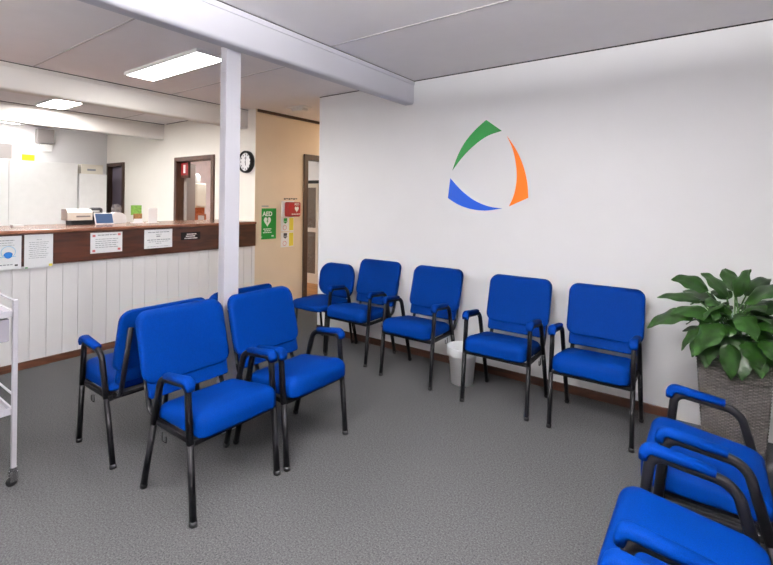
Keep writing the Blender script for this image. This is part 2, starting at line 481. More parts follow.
link('door_handle', bm, M['chrome'], d, True)
bm = bmesh.new()
box(bm, XB-0.11, XB+0.02, D3[0]-0.07, D3[0]+0.006, 0, D3H+0.07, 0.004); box(bm, XB-0.11, XB+0.02, D3[1]-0.006, D3[1]+0.07, 0, D3H+0.07, 0.004)
box(bm, XB-0.11, XB+0.02, D3[0]+0.006, D3[1]-0.006, D3H-0.006, D3H+0.07, 0.004)
struct(link('door_3', bm, M['framed']), 'dark brown door frame in the beige hallway wall')

# ------------------------------------------------------------------ reception counter
ct = thing('reception_counter', 'long reception counter with white grooved panelling and a dark wood front band', 'counter', (0, 0, 0))
bm = bmesh.new()
y = -2.64; groove = 0.115
box(bm, XC-0.07, XC-0.018, -2.69, 3.498, 0.0, 0.84)
while y < 3.49:
    y2 = min(y+groove-0.004, 3.498)
    box(bm, XC-0.019, XC-0.010, y, y2, 0.0, 0.84, 0.0015, 1)
    y += groove
link('front_panel', bm, M['board'], ct)
link('fascia_band', B(XC-0.06, XC+0.004, -2.69, 3.498, 0.832, 1.10, 0.003), M['band'], ct)
bm = B(XC-0.78, XC+0.022, -2.69, 3.498, 1.095, 1.126, 0.010, 3)
link('counter_top', bm, M['lip'], ct)
link('back_panel', B(XC-0.74, XC-0.70, -2.69, 3.498, 0.0, 1.095), M['band'], ct)

def yz_card(name, label, cat, y0, y1, z0, z1, x, lines, ink, group=None, tilt=0.0):
    """sheet of paper on the x=const face; lines = list of (u0,u1,v,height) in 0..1"""
    o = link(name, B(x, x+0.0015, y0, y1, z0, z1), M['paper'])
    tag(o, label, cat, group)
    bm = bmesh.new(); w, h = y1-y0, z1-z0
    for u0, u1, v, t in lines:
        u = u0
        while u < u1-0.01:
            du = min(random.uniform(0.06, 0.16), u1-u)
            box(bm, x+0.0015, x+0.0020, y0+u*w, y0+(u+du)*w, z0+v*h, z0+(v+t)*h)
            u += du+0.02
    link('printed_text', bm, M[ink], o)
    return o
XP = XC+0.0045
n1 = yz_card('paper_notice', 'portrait notice with a blue face-mask drawing, leftmost on the counter front', 'notice', 0.985, 1.207, 0.818, 1.083, XP,
             [(0.1, 0.8, 0.86, 0.02), (0.1, 0.75, 0.79, 0.015), (0.1, 0.8, 0.72, 0.012), (0.05, 0.75, 0.13, 0.03)], 'ink', 'notices on the reception counter')
bm = bmesh.new()
pts = [(1.124+0.030*math.cos(2*PI*k/20)*(1.0 if math.sin(2*PI*k/20) > 0 else 0.85), 0.932+0.026*math.sin(2*PI*k/20)) for k in range(20)]
poly_prism(bm, pts, XP+0.0015, XP+0.0022, 'yz')
link('mask_emblem', bm, M['inkblue'], n1)
bm = bmesh.new()
for k in range(24):
    a, b_ = 2*PI*k/24, 2*PI*(k+1)/24
    q = [(1.124+rr*math.cos(t), 0.957+rr*math.sin(t)) for rr, t in ((0.047, a), (0.047, b_), (0.043, b_), (0.043, a))]
    poly_prism(bm, q, XP+0.0015, XP+0.002, 'yz')
box(bm, XP+0.0015, XP+0.002, 1.01, 1.10, 0.918, 0.922); box(bm, XP+0.0015, XP+0.002, 1.148, 1.172, 0.918, 0.922)
link('face_outline', bm, M['inklight'], n1)
bm = B(XP+0.0015, XP+0.002, 1.165, 1.185, 0.842, 0.856); link('small_badge', bm, M['inkdark'], n1)
n2 = yz_card('paper_notice', 'portrait typed letter with a yellow corner mark, second from left on the counter front', 'notice', 1.226, 1.421, 0.812, 1.087, XP,
             [(0.42, 0.6, 0.84, 0.012)]+[(0.15+0.03*(k % 2), 0.85-0.05*(k % 3), 0.76-0.058*k, 0.012) for k in range(9)], 'ink', 'notices on the reception counter')
link('yellow_corner_mark', B(XP+0.0015, XP+0.002, 1.392, 1.418, 0.818, 0.838), M['mustard'], n2)
link('green_corner_mark', B(XP+0.0015, XP+0.002, 1.232, 1.25, 0.815, 0.824), M['green'], n2)
n3 = yz_card('paper_notice', 'landscape notice with pink corner marks, on the counter front below the blue screen', 'notice', 1.702, 1.970, 0.893, 1.078, XP,
             [(0.22, 0.82, 0.85, 0.05)]+[(0.15, 0.86-0.04*(k % 2), 0.66-0.1*k, 0.03) for k in range(5)], 'ink', 'notices on the reception counter')
bm = bmesh.new()
for yy, zz in ((1.718, 1.04), (1.718, 0.905), (1.93, 1.045), (1.93, 0.91)): box(bm, XP+0.0015, XP+0.002, yy, yy+0.024, zz, zz+0.02)
link('corner_marks', bm, M['inkpink'], n3)
n4 = yz_card('paper_notice', 'landscape notice below the white card stand, beside the black plaque', 'notice', 2.172, 2.453, 0.898, 1.084, XP,
             [(0.12, 0.88, 0.83, 0.04), (0.4, 0.6, 0.72, 0.03), (0.42, 0.58, 0.6, 0.06), (0.1, 0.93, 0.42, 0.05), (0.15, 0.85, 0.33, 0.03), (0.4, 0.6, 0.24, 0.03), (0.1, 0.9, 0.08, 0.02)], 'ink', 'notices on the reception counter')
pq = link('name_plaque', B(XP, XP+0.004, 2.545, 2.765, 0.958, 1.040, 0.0015, 1), M['blackplastic'])
tag(pq, 'small black plaque with white lettering on the dark counter front', 'plaque')
bm = bmesh.new()
for u0, u1, z in ((2.61, 2.705, 1.018), (2.60, 2.70, 0.997), (2.585, 2.73, 0.975)):
    u = u0
    while u < u1:
        du = random.uniform(0.006, 0.012); box(bm, XP+0.004, XP+0.0045, u, u+du, z-0.005, z+0.006); u += du+0.004
link('lettering', bm, M['white'], pq)

# ------------------------------------------------------------------ white post
tag(link('support_post', B(-2.408, -2.3465, 1.600, 1.702, 0.0, 2.4995, 0.004), M['beam']), 'square white post rising between the paired blue chairs to the beam', 'post')

# ------------------------------------------------------------------ ceiling lights
def ceiling_light(x0, x1, y0, y1, m, label):
    t = thing('ceiling_light', label, 'light', ((x0+x1)/2, (y0+y1)/2, CEIL), 0, 'ceiling light panels')
    a, b = (x1-x0)/2, (y1-y0)/2
    bm = bmesh.new(); e = 0.014
    box(bm, -a, a, -b, -b+e, -0.026, 0); box(bm, -a, a, b-e, b, -0.026, 0)
    box(bm, -a, -a+e, -b+e, b-e, -0.026, 0); box(bm, a-e, a, -b+e, b-e, -0.026, 0)
    link('light_frame', bm, M['whiteplastic'], t)
    link('diffuser', B(-a+e, a-e, -b+e, b-e, -0.023, -0.006), M[m], t)
    return t
ceiling_light(-4.20, -3.07, 1.84, 2.10, 'lamp_mid', 'bright ceiling panel beside the white post, nearest of the lit panels')
ceiling_light(-6.52, -5.28, 1.86, 2.15, 'lamp_desk', 'bright ceiling panel between the two far beams')
ceiling_light(-8.44, -7.24, 1.93, 2.23, 'lamp_far', 'bright ceiling panel at the left edge, past the last beam')
# panels over the waiting area, above and behind the viewpoint
ceiling_light(-1.35, -0.15, 1.42, 1.72, 'lamp_near', 'ceiling panel over the middle of the waiting area')
def suspended_light(x, y, z, half, label, upm='lamp_up'):  # added light out of view, put in to brighten the ceiling
    t = thing('pendant_light', label, 'light', (x, y, CEIL), 0, 'suspended linear lights')
    d_ = z-CEIL
    for sx in (-1, 1):
        bm = bmesh.new(); sweep(bm, [Vector((sx*(half-0.1), 0, 0)), Vector((sx*(half-0.1), 0, d_+0.03))], 0.002, n=6)
        link('hanging_wire', bm, M['chrome'], t)
    bm = bmesh.new()
    box(bm, -half, half, -0.15, -0.14, d_-0.03, d_+0.03); box(bm, -half, half, 0.14, 0.15, d_-0.03, d_+0.03)
    box(bm, -half, -half+0.01, -0.14, 0.14, d_-0.03, d_+0.03); box(bm, half-0.01, half, -0.14, 0.14, d_-0.03, d_+0.03)
    link('light_frame', bm, M['whiteplastic'], t)
    link('lower_diffuser', B(-half+0.01, half-0.01, -0.14, 0.14, d_-0.025, d_-0.015), M['lamp_down'], t)
    link('upper_diffuser', B(-half+0.01, half-0.01, -0.14, 0.14, d_+0.015, d_+0.025), M[upm], t)
suspended_light(-0.15, 0.15, 2.15, 0.9, 'suspended linear light over the middle of the waiting area')
suspended_light(-0.60, -1.3, 2.12, 0.9, 'suspended linear light near the windows of the waiting area')
suspended_light(-3.45, -1.0, 2.12, 0.9, 'suspended linear light beside the reception counter', 'lamp_up_soft')
t = ceiling_light(-4.2, -3.8, 5.3, 6.3, 'lamp_hall', 'ceiling panel in the hallway')
t = ceiling_light(-7.4, -6.2, 4.5, 4.8, 'lamp_mid', 'ceiling panel in the back room')
# smoke detector / emergency box
t = thing('ceiling_sensor', 'small flat white box on the ceiling at the hallway mouth', 'sensor', (-4.02, 3.72, CEIL))
link('sensor_base', B(-0.16, 0.16, -0.07, 0.07, -0.02, 0, 0.005), M['whiteplastic'], t)
link('sensor_cover', B(-0.06, 0.12, -0.05, 0.05, -0.055, -0.02, 0.008), M['whiteplastic'], t)

# ------------------------------------------------------------------ wall logo
lg = thing('wall_emblem', 'large emblem of three curved blades, green, orange and blue, on the white wall', 'logo', (-1.52, YW, 1.7))
def smooth_pts(p, n=5):
    out = []
    for i in range(len(p)-1):
        a, b_, c, d_ = p[max(i-1, 0)], p[i], p[i+1], p[min(i+2, len(p)-1)]
        for k in range(n):
            t = k/n
            out.append(tuple(0.5*(2*b_[j]+(c[j]-a[j])*t+(2*a[j]-5*b_[j]+4*c[j]-d_[j])*t*t+(3*b_[j]-a[j]-3*c[j]+d_[j])*t**3) for j in (0, 1)))
    out.append(p[-1]); return out
blades = (
    ('green_blade', 'logog', [(-1.829, 1.667), (-1.78, 1.789), (-1.715, 1.898), (-1.625, 1.995), (-1.522, 2.074)], [(-1.387, 1.973), (-1.511, 1.941), (-1.623, 1.874), (-1.73, 1.782), (-1.829, 1.667)]),
    ('orange_blade', 'logoo', [(-1.344, 1.93), (-1.263, 1.806), (-1.207, 1.678), (-1.175, 1.545), (-1.167, 1.434)], [(-1.32, 1.365), (-1.279, 1.462), (-1.260, 1.58), (-1.267, 1.697), (-1.294, 1.816), (-1.344, 1.93)]),
    ('blue_blade', 'logob', [(-1.869, 1.428), (-1.774, 1.375), (-1.655, 1.338), (-1.522, 1.327), (-1.376, 1.347)], [(-1.376, 1.347), (-1.494, 1.362), (-1.617, 1.408), (-1.736, 1.489), (-1.847, 1.599)]),
)
for nm, m, outer, inner in blades:
    pts = smooth_pts(outer) + smooth_pts(inner)
    q = []
    for p in pts:
        p = (p[0]+1.52, p[1]-1.7)
        if not q or (abs(p[0]-q[-1][0])+abs(p[1]-q[-1][1])) > 1e-4: q.append(p)
    if abs(q[0][0]-q[-1][0])+abs(q[0][1]-q[-1][1]) < 1e-4: q.pop()
    bm = bmesh.new(); poly_prism(bm, q, -0.004, -0.0002, 'xz')
    link(nm, bm, M[m], lg)['label'] = nm.replace('_', ' ') + ' of the emblem'

# ------------------------------------------------------------------ clock
ck = thing('wall_clock', 'round black-rimmed wall clock with a white face', 'clock', (-4.672, 3.5, 1.856))
ck.scale = (0.93, 1.0, 0.93)
def disc(bm, r, y0, y1, c=(0, 0), n=40, mi=0):
    return poly_prism(bm, [(c[0]+r*math.cos(2*PI*k/n), c[1]+r*math.sin(2*PI*k/n)) for k in range(n)], y0, y1, 'xz', mi)
bm = bmesh.new(); prof = [(0.145, 0), (0.148, 0.02), (0.146, 0.045), (0.135, 0.055), (0.122, 0.052), (0.118, 0.03)]
lathe(bm, prof, n=48); bm.transform(Matrix.Rotation(PI/2, 4, 'X'))
link('clock_rim', bm, M['blackplastic'], ck, True)
bm = bmesh.new(); disc(bm, 0.119, -0.034, -0.030); link('clock_face', bm, M['white'], ck)
bm = bmesh.new()
for k in range(12):
    a = PI/6*k; c, s = math.sin(a), math.cos(a); r = 0.098
    box(bm, r*c-0.007, r*c+0.007, -0.0355, -0.034, r*s-0.010, r*s+0.010)
box(bm, -0.02, 0.02, -0.0355, -0.034, 0.045, 0.055)
link('hour_marks', bm, M['inkdark'], ck)
bm = bmesh.new(); box(bm, -0.005, 0.005, -0.038, -0.036, -0.012, 0.05); bm.transform(Matrix.Rotation(math.radians(172), 4, 'Y')); link('hour_hand', bm, M['blackplastic'], ck)
bm = bmesh.new(); box(bm, -0.0035, 0.0035, -0.040, -0.0385, -0.015, 0.085); bm.transform(Matrix.Rotation(math.radians(12), 4, 'Y')); link('minute_hand', bm, M['blackplastic'], ck)

# ------------------------------------------------------------------ AED corner
yzm = lambda x, y, z: Matrix.Translation((x, y, z)) @ Matrix(((0, 0, 1, 0), (1, 0, 0, 0), (0, 1, 0, 0), (0, 0, 0, 1)))
sg = tag(link('first_aid_sign', B(XB, XB+0.003, 3.587, 3.862, 0.898, 1.283), M['green']), 'green AED sign with a white heart on the beige wall', 'sign')
sg.location.y = -0.030
text_obj('AED', 0.078, M['white'], sg, yzm(XB+0.004, 3.722, 1.212), 'lettering', bold=True)
bm = bmesh.new()
hp = []
for k in range(40):
    t = 2*PI*k/40
    hp.append((3.722+0.0042*16*math.sin(t)**3*0.82, 1.122+0.0042*(13*math.cos(t)-5*math.cos(2*t)-2*math.cos(3*t)-math.cos(4*t))))
poly_prism(bm, hp, XB+0.003, XB+0.0042, 'yz'); link('heart', bm, M['white'], sg)
bm = bmesh.new(); poly_prism(bm, [(3.728, 1.155), (3.708, 1.117), (3.722, 1.119), (3.714, 1.085), (3.738, 1.128), (3.724, 1.126), (3.738, 1.155)], XB+0.0042, XB+0.005, 'yz')
link('lightning_bolt', bm, M['green'], sg)
bm = bmesh.new()
for z, a, b_ in ((1.025, 3.66, 3.785), (1.003, 3.675, 3.77), (0.981, 3.655, 3.79)):
    u = a
    while u < b_: box(bm, XB+0.003, XB+0.0042, u, min(u+0.03, b_), z-0.006, z+0.006); u += 0.036
box(bm, XB+0.003, XB+0.0042, 3.61, 3.645, 0.925, 0.932); box(bm, XB+0.003, XB+0.0042, 3.79, 3.825, 0.925, 0.945)
link('small_print', bm, M['white'], sg)
# faint caption strips on the wall
o = tag(link('wall_caption', B(XB, XB+0.001, 3.59, 3.74, 1.305, 1.318), M['ink']), 'thin grey caption strip above the green AED sign', 'label')
o.location.y = -0.030
cb = thing('defibrillator_box', 'red defibrillator box on a white bracket on the beige wall', 'defibrillator box', (XB, 4.068, 1.18))
link('case', B(0.02, 0.12, -0.12, 0.085, -0.005, 0.185, 0.02, 3), M['red'], cb)
link('backplate', B(0, 0.02, -0.15, 0.05, -0.01, 0.20), M['whiteplastic'], cb)
bm = bmesh.new()
hp = [(0.005+0.0022*16*math.sin(2*PI*k/30)**3, 0.095+0.0026*(13*math.cos(2*PI*k/30)-5*math.cos(4*PI*k/30)-2*math.cos(6*PI*k/30)-math.cos(8*PI*k/30))) for k in range(30)]
poly_prism(bm, hp, 0.120, 0.1215, 'yz'); link('heart_emblem', bm, M['white'], cb)
text_obj('AED', 0.045, M['white'], cb, yzm(0.121, 0.005, 0.155), 'lettering')
bm = bmesh.new()
for u in (-0.08, -0.05, -0.02, 0.01, 0.04): box(bm, 0.120, 0.1215, u, u+0.022, 0.025, 0.033)
link('small_print', bm, M['white'], cb)
bm = bmesh.new()
for k in range(6): box(bm, 0.0, 0.002, -0.11+0.04*k, -0.08+0.04*k, 0.215+0.006*(k % 2), 0.235)
link('caption', bm, M['inkdark'], cb)
for k, (z0, z1, col) in enumerate(((0.98, 1.165, 'green'), (0.775, 0.97, 'inkdark'))):
    p = link('instruction_sheet', B(XB, XB+0.0015, 3.945, 4.165, z0, z1), M['paper'])
    p.location.y = -0.032
    tag(p, ['instruction sheet with yellow panel directly below the red box', 'lower instruction sheet with yellow panel on the beige wall'][k], 'sheet', 'instruction sheets below the red box')
    link('yellow_panel', B(XB+0.0015, XB+0.002, 4.085, 4.16, z0+0.01, z1-0.01), M['mustard'], p)
    bm = bmesh.new(); box(bm, XB+0.0015, XB+0.002, 3.99, 4.05, z1-0.05, z1-0.012)
    poly_prism(bm, [(3.98, z1-0.055), (4.06, z1-0.055), (4.02, z1-0.085)], XB+0.0015, XB+0.002, 'yz')
    link('pictogram', bm, M[col], p)
    bm = bmesh.new()
    for kk in range(18):
        a, b_ = 2*PI*kk/18, 2*PI*(kk+1)/18
        poly_prism(bm, [(4.01+rr*math.cos(t), z0+0.05+rr*math.sin(t)) for rr, t in ((0.032, a), (0.032, b_), (0.026, b_), (0.026, a))], XB+0.0015, XB+0.002, 'yz')
    link('circle_drawing', bm, M['inkpink'], p)

# ------------------------------------------------------------------ back room through the hallway door
cab = thing('glass_cabinet', 'tall cream cabinet with glazed doors seen through the hallway doorway', 'cabinet', (-5.27, 5.55, 0))
bm = bmesh.new()
box(bm, -0.5, -0.47, -0.18, 0.2, 0, 1.67); box(bm, 0.47, 0.5, -0.18, 0.2, 0, 1.67); box(bm, -0.47, 0.47, 0.18, 0.2, 0, 1.67)
for z in (0.04, 0.42, 0.78, 1.08, 1.38, 1.65): box(bm, -0.47, 0.47, -0.16, 0.18, z, z+0.02)
box(bm, -0.47, 0.47, -0.18, -0.17, 0.0, 0.12)
link('carcass', bm, M['cream'], cab)
for sx in (-1, 1):
    bm = bmesh.new(); a, b_ = (0.005, 0.495) if sx > 0 else (-0.495, -0.005); e = 0.05
    for z0, z1 in ((0.12, 0.17), (1.60, 1.66), (0.86, 0.93)): box(bm, a+e, b_-e, -0.205, -0.182, z0, z1)
    box(bm, a, a+e, -0.205, -0.182, 0.12, 1.66); box(bm, b_-e, b_, -0.205, -0.182, 0.12, 1.66)
    dr = link('cabinet_door', bm, M['cream'], cab)
    link('glass_pane', B(a+e, b_-e, -0.195, -0.190, 0.17, 1.60), M['glass'], dr)
tag(link('dark_tray', B(-5.75, -4.80, 5.40, 5.70, 1.67, 1.725, 0.01), M['blackplastic']), 'low dark tray on top of the glazed cabinet', 'tray')

# behind doorway by the clock: grey panel, red sign, dispenser, framed pictures
gp = thing('open_door', 'half open grey-brown door inside the doorway behind reception', 'door', (-6.27, 3.61, 0), math.radians(133))
bm = bmesh.new(); box(bm, 0.0, 0.42, -0.02, 0.02, 0.01, 1.92)
link('door_leaf', bm, M['greydoor'], gp)
es = thing('red_exit_sign', 'small red sign with a white figure in the top corner of the doorway behind reception', 'sign', (-6.28, 3.545, 1.72))
link('sign_frame', B(0.0, 0.20, 0.0, 0.03, -0.03, 0.2), M['frame'], es)
link('red_panel', B(0.02, 0.185, -0.006, 0.0, 0.01, 0.19), M['red'], es)
link('white_figure', B(0.075, 0.13, -0.008, -0.006, 0.04, 0.16), M['white'], es)
wd = thing('towel_dispenser', 'white wall dispenser seen through the doorway behind reception', 'dispenser', (-7.20, 4.35, 1.24))
link('dispenser_body', B(-0.17, 0.15, -0.1, 0.1, 0.0, 0.42, 0.03, 3), M['cream'], wd)
bm = bmesh.new(); lathe(bm, [(0.05, 0), (0.06, 0.02), (0.06, 0.12), (0.03, 0.16)], n=20, z=0.42); link('bottle', bm, M['whiteplastic'], wd, True)
bm = bmesh.new(); disc(bm, 0.03, -0.104, -0.1, (0.0, 0.16)); link('grey_emblem', bm, M['acgrey'], wd)
link('stand', B(-0.14, 0.12, -0.08, 0.08, -1.24, 0.0), M['orangewood'], wd)
for k, xx in enumerate((-6.92, -6.64)):
    f = thing('picture_frame', ['left orange wooden picture frame on the sill in the doorway', 'right orange wooden picture frame on the sill in the doorway'][k], 'frame', (xx, 4.10, 1.0), 0, 'orange frames in the doorway')
    bm = bmesh.new(); e = 0.025
    box(bm, -0.12, 0.12, -0.01, 0.01, 0, e); box(bm, -0.12, 0.12, -0.01, 0.01, 0.15-e, 0.15); box(bm, -0.12, -0.12+e, -0.01, 0.01, e, 0.15-e); box(bm, 0.12-e, 0.12, -0.01, 0.01, e, 0.15-e)
    link('border', bm, M['orangewood'], f); link('picture', B(-0.12+e, 0.12-e, 0.0, 0.005, e, 0.15-e), M['paper'], f)
tb = thing('side_table', 'low wooden table under the orange frames in the doorway', 'table', (-6.78, 4.10, 0))
link('table_top', B(-0.30, 0.30, -0.12, 0.12, 0.97, 1.0), M['orangewood'], tb)
for sx in (-1, 1):
    for sy in (-1, 1):
        link('leg', B(sx*0.27-0.02, sx*0.27+0.02, sy*0.10-0.02, sy*0.10+0.02, 0, 0.97), M['orangewood'], tb)

# ------------------------------------------------------------------ reception furniture
c1 = thing('tall_cupboard', 'long white storage unit filling the far side of the reception', 'cupboard', (-8.0, 0, 0))
link('carcass', B(-0.58, -0.02, 0.3, 2.845, 0, 1.915, 0.003), M['whiteplastic'], c1)
for k in range(3): link('cupboard_door', B(-0.02, 0.0, 0.305+0.847*k, 1.147+0.847*k, 0.03, 1.912, 0.002), M['whiteplastic'], c1)
c2 = thing('low_cupboard', 'shorter white cupboard with a cream box on top, by the dark doorway', 'cupboard', (-8.0, 2.865, 0))
link('carcass', B(-0.5, -0.02, 0, 0.395, 0, 1.765, 0.003), M['whiteplastic'], c2)
link('cupboard_door', B(-0.02, 0.0, 0.003, 0.392, 0.03, 1.762, 0.002), M['whiteplastic'], c2)
ab = thing('archive_box', 'cream cardboard box lying on the shorter white cupboard', 'box', (-8.16, 3.05, 1.765))
link('box_body', B(-0.15, 0.14, -0.155, 0.155, 0, 0.135, 0.002), M['cream'], ab)
link('box_lid', B(-0.155, 0.145, -0.160, 0.160, 0.125, 0.15, 0.002), M['cream'], ab)
link('box_label', B(0.140, 0.142, -0.07, 0.05, 0.05, 0.08), M['ink'], ab)
ac = thing('air_conditioner', 'grey wall unit high on the far reception wall', 'air conditioner', (XF, 2.585, 2.235))
link('housing', B(0, 0.10, -0.12, 0.11, 0.0, 0.225, 0.012), M['acgrey'], ac)
link('lower_flap', B(0, 0.06, -0.05, 0.09, -0.12, -0.01, 0.005), M['whiteplastic'], ac)
tag(link('yellow_notice', B(XF, XF+0.006, 2.30, 2.46, 1.95, 2.045), M['yellow']), 'bright yellow sign above the tall white storage unit', 'sign')
wp = thing('wall_picture', 'grey picture with a pale frame at the left edge, on the far wall', 'picture', (XF, 2.06, 1.94))
link('border', B(0, 0.02, -0.22, 0.14, 0.0, 0.28), M['whiteplastic'], wp); link('picture', B(0.02, 0.022, -0.20, 0.115, 0.02, 0.245), M['acgrey'], wp)

# counter things
CZ = 1.126
pr = thing('desk_printer', 'cream printer with a black base on the reception counter', 'printer', (-5.08, 1.80, CZ))
link('paper_base', B(-0.07, 0.08, -0.07, 0.115, 0, 0.045, 0.005), M['blackplastic'], pr)
bm = bmesh.new(); poly_prism(bm, [(-0.08, 0.045), (0.08, 0.045), (0.08, 0.12), (0.04, 0.155), (-0.08, 0.155)], -0.105, 0.11, 'xz')
link('printer_body', bm, M['cream'], pr)
link('output_tray', B(0.078, 0.084, -0.03, 0.09, 0.075, 0.09), M['acgrey'], pr)
tm = thing('desk_terminal', 'small blue-screened terminal leaning back on the reception counter', 'terminal', (-4.97, 2.015, CZ))
bm = bmesh.new(); box(bm, -0.012, 0.0, -0.088, 0.088, 0.0, 0.125, 0.004); bm.transform(Matrix.Rotation(math.radians(-24), 4, 'Y'))
h = link('housing', bm, M['whiteplastic'], tm)
bm = bmesh.new(); box(bm, 0.0, 0.002, -0.078, 0.078, 0.012, 0.115); bm.transform(Matrix.Rotation(math.radians(-24), 4, 'Y'))
link('screen', bm, M['screen'], tm)
link('stand', B(-0.09, -0.01, -0.05, 0.05, 0.0, 0.02, 0.004), M['whiteplastic'], tm)
dv = thing('desk_scanner', 'rounded white desk device behind the blue screen', 'scanner', (-5.14, 2.185, CZ))
bm = bmesh.new(); pts = [(-0.085, 0), (0.085, 0)]+[(0.085*math.cos(t), 0.03+0.085*math.sin(t)**0.7) for t in [PI*k/14 for k in range(15)]]
poly_prism(bm, pts, -0.05, 0.05, 'yz')
link('housing', bm, M['whiteplastic'], dv)
hs = thing('desk_phone', 'dark desk telephone behind the cream printer', 'telephone', (-5.20, 2.03, CZ))
bm = bmesh.new(); poly_prism(bm, [(-0.06, 0), (0.06, 0), (0.06, 0.08), (-0.06, 0.12)], -0.062, 0.062, 'xz'); link('phone_body', bm, M['blackplastic'], hs)
bm = bmesh.new(); sweep(bm, fillet([(-0.06, -0.06, 0.12), (-0.04, -0.05, 0.15), (-0.04, 0.05, 0.15), (-0.06, 0.06, 0.12)], 0.02), 0.014); link('handset', bm, M['inkdark'], hs, True)
fn = thing('desk_fan', 'small grey desk fan standing behind the counter devices', 'fan', (-5.235, 2.225, CZ))
bm = bmesh.new(); lathe(bm, [(0.035, 0), (0.033, 0.012), (0.008, 0.02), (0.008, 0.10)], n=20); link('fan_stand', bm, M['acgrey'], fn, True)
bm = bmesh.new()
for rr in (0.015, 0.027, 0.039, 0.050):
    ring = [Vector((0.01, rr*math.cos(2*PI*k/24), 0.15+rr*math.sin(2*PI*k/24))) for k in range(25)]
    sweep(bm, ring, 0.0025, n=5, cap=False)
for k in range(12):
    a = 2*PI*k/12; sweep(bm, [Vector((0.01, 0, 0.15)), Vector((0.01, 0.05*math.cos(a), 0.15+0.05*math.sin(a)))], 0.002, n=5, up=Vector((1, 0, 0)))
link('fan_guard', bm, M['acgrey'], fn)
bm = bmesh.new()
for k in range(4):
    a = PI/2*k; p = [(0.042*math.cos(a+t)*s, 0.15+0.042*math.sin(a+t)*s) for s, t in ((0.1, 0), (1, -0.3), (1, 0.4), (0.6, 0.6))]
    poly_prism(bm, p, -0.006, -0.002, 'yz')
link('fan_blades', bm, M['acgrey'], fn)
br = thing('brochure_holder', 'clear brochure stand with green and brown leaflets on the counter', 'brochure holder', (-5.03, 2.355, CZ))
link('base', B(-0.05, 0.04, -0.05, 0.05, 0, 0.006), M['whiteplastic'], br)
bm = bmesh.new(); box(bm, -0.03, -0.024, -0.055, 0.055, 0.085, 0.19); link('green_leaflet', bm, M['leafgreen'], br)
bm = bmesh.new(); box(bm, -0.018, -0.012, -0.035, 0.055, 0.035, 0.10); link('brown_leaflet', bm, M['brown'], br)
bm = bmesh.new(); box(bm, -0.006, 0.0, -0.035, 0.055, 0.006, 0.045); link('white_leaflet', bm, M['paper'], br)
cs = thing('card_stand', 'plain white card in a clear upright stand on the counter', 'card stand', (-4.94, 2.475, CZ))
link('base', B(-0.04, 0.03, -0.055, 0.055, 0, 0.006), M['whiteplastic'], cs)
link('card', B(-0.004, 0.0, -0.046, 0.046, 0.006, 0.160), M['white'], cs)
tag(link('desk_block', B(-5.08, -5.0, 1.28, 1.36, CZ, CZ+0.02, 0.004), M['whiteplastic']), 'small white block on the left of the reception counter', 'block')

# ------------------------------------------------------------------ chairs
SEC = dict(ra=0.0165, rb=0.0135, n=12, sq=0.8)
def side_path():
    # (y,z) in chair space, front is -y
    return fillet([(0, -0.215, 0.0), (0, -0.157, 0.587), (0, 0.064, 0.567), (0, 0.218, 0.0)], [0.042, 0.070], 8)

def clip_path(path, zc, keep_above, front=None):
    out = []
    for a, b_ in zip(path, path[1:]):
        ia, ib = (a.z > zc) == keep_above, (b_.z > zc) == keep_above
        if ia and (not out or (out[-1]-a).length > 1e-6): out.append(a)
        if ia != ib:
            t = (zc-a.z)/(b_.z-a.z); out.append(a.lerp(b_, t))
            if keep_above is False and ia: yield_list.append(out); out = []
    if (path[-1].z > zc) == keep_above: out.append(path[-1])
    if keep_above: return out
    yield_list.append(out)
yield_list = []

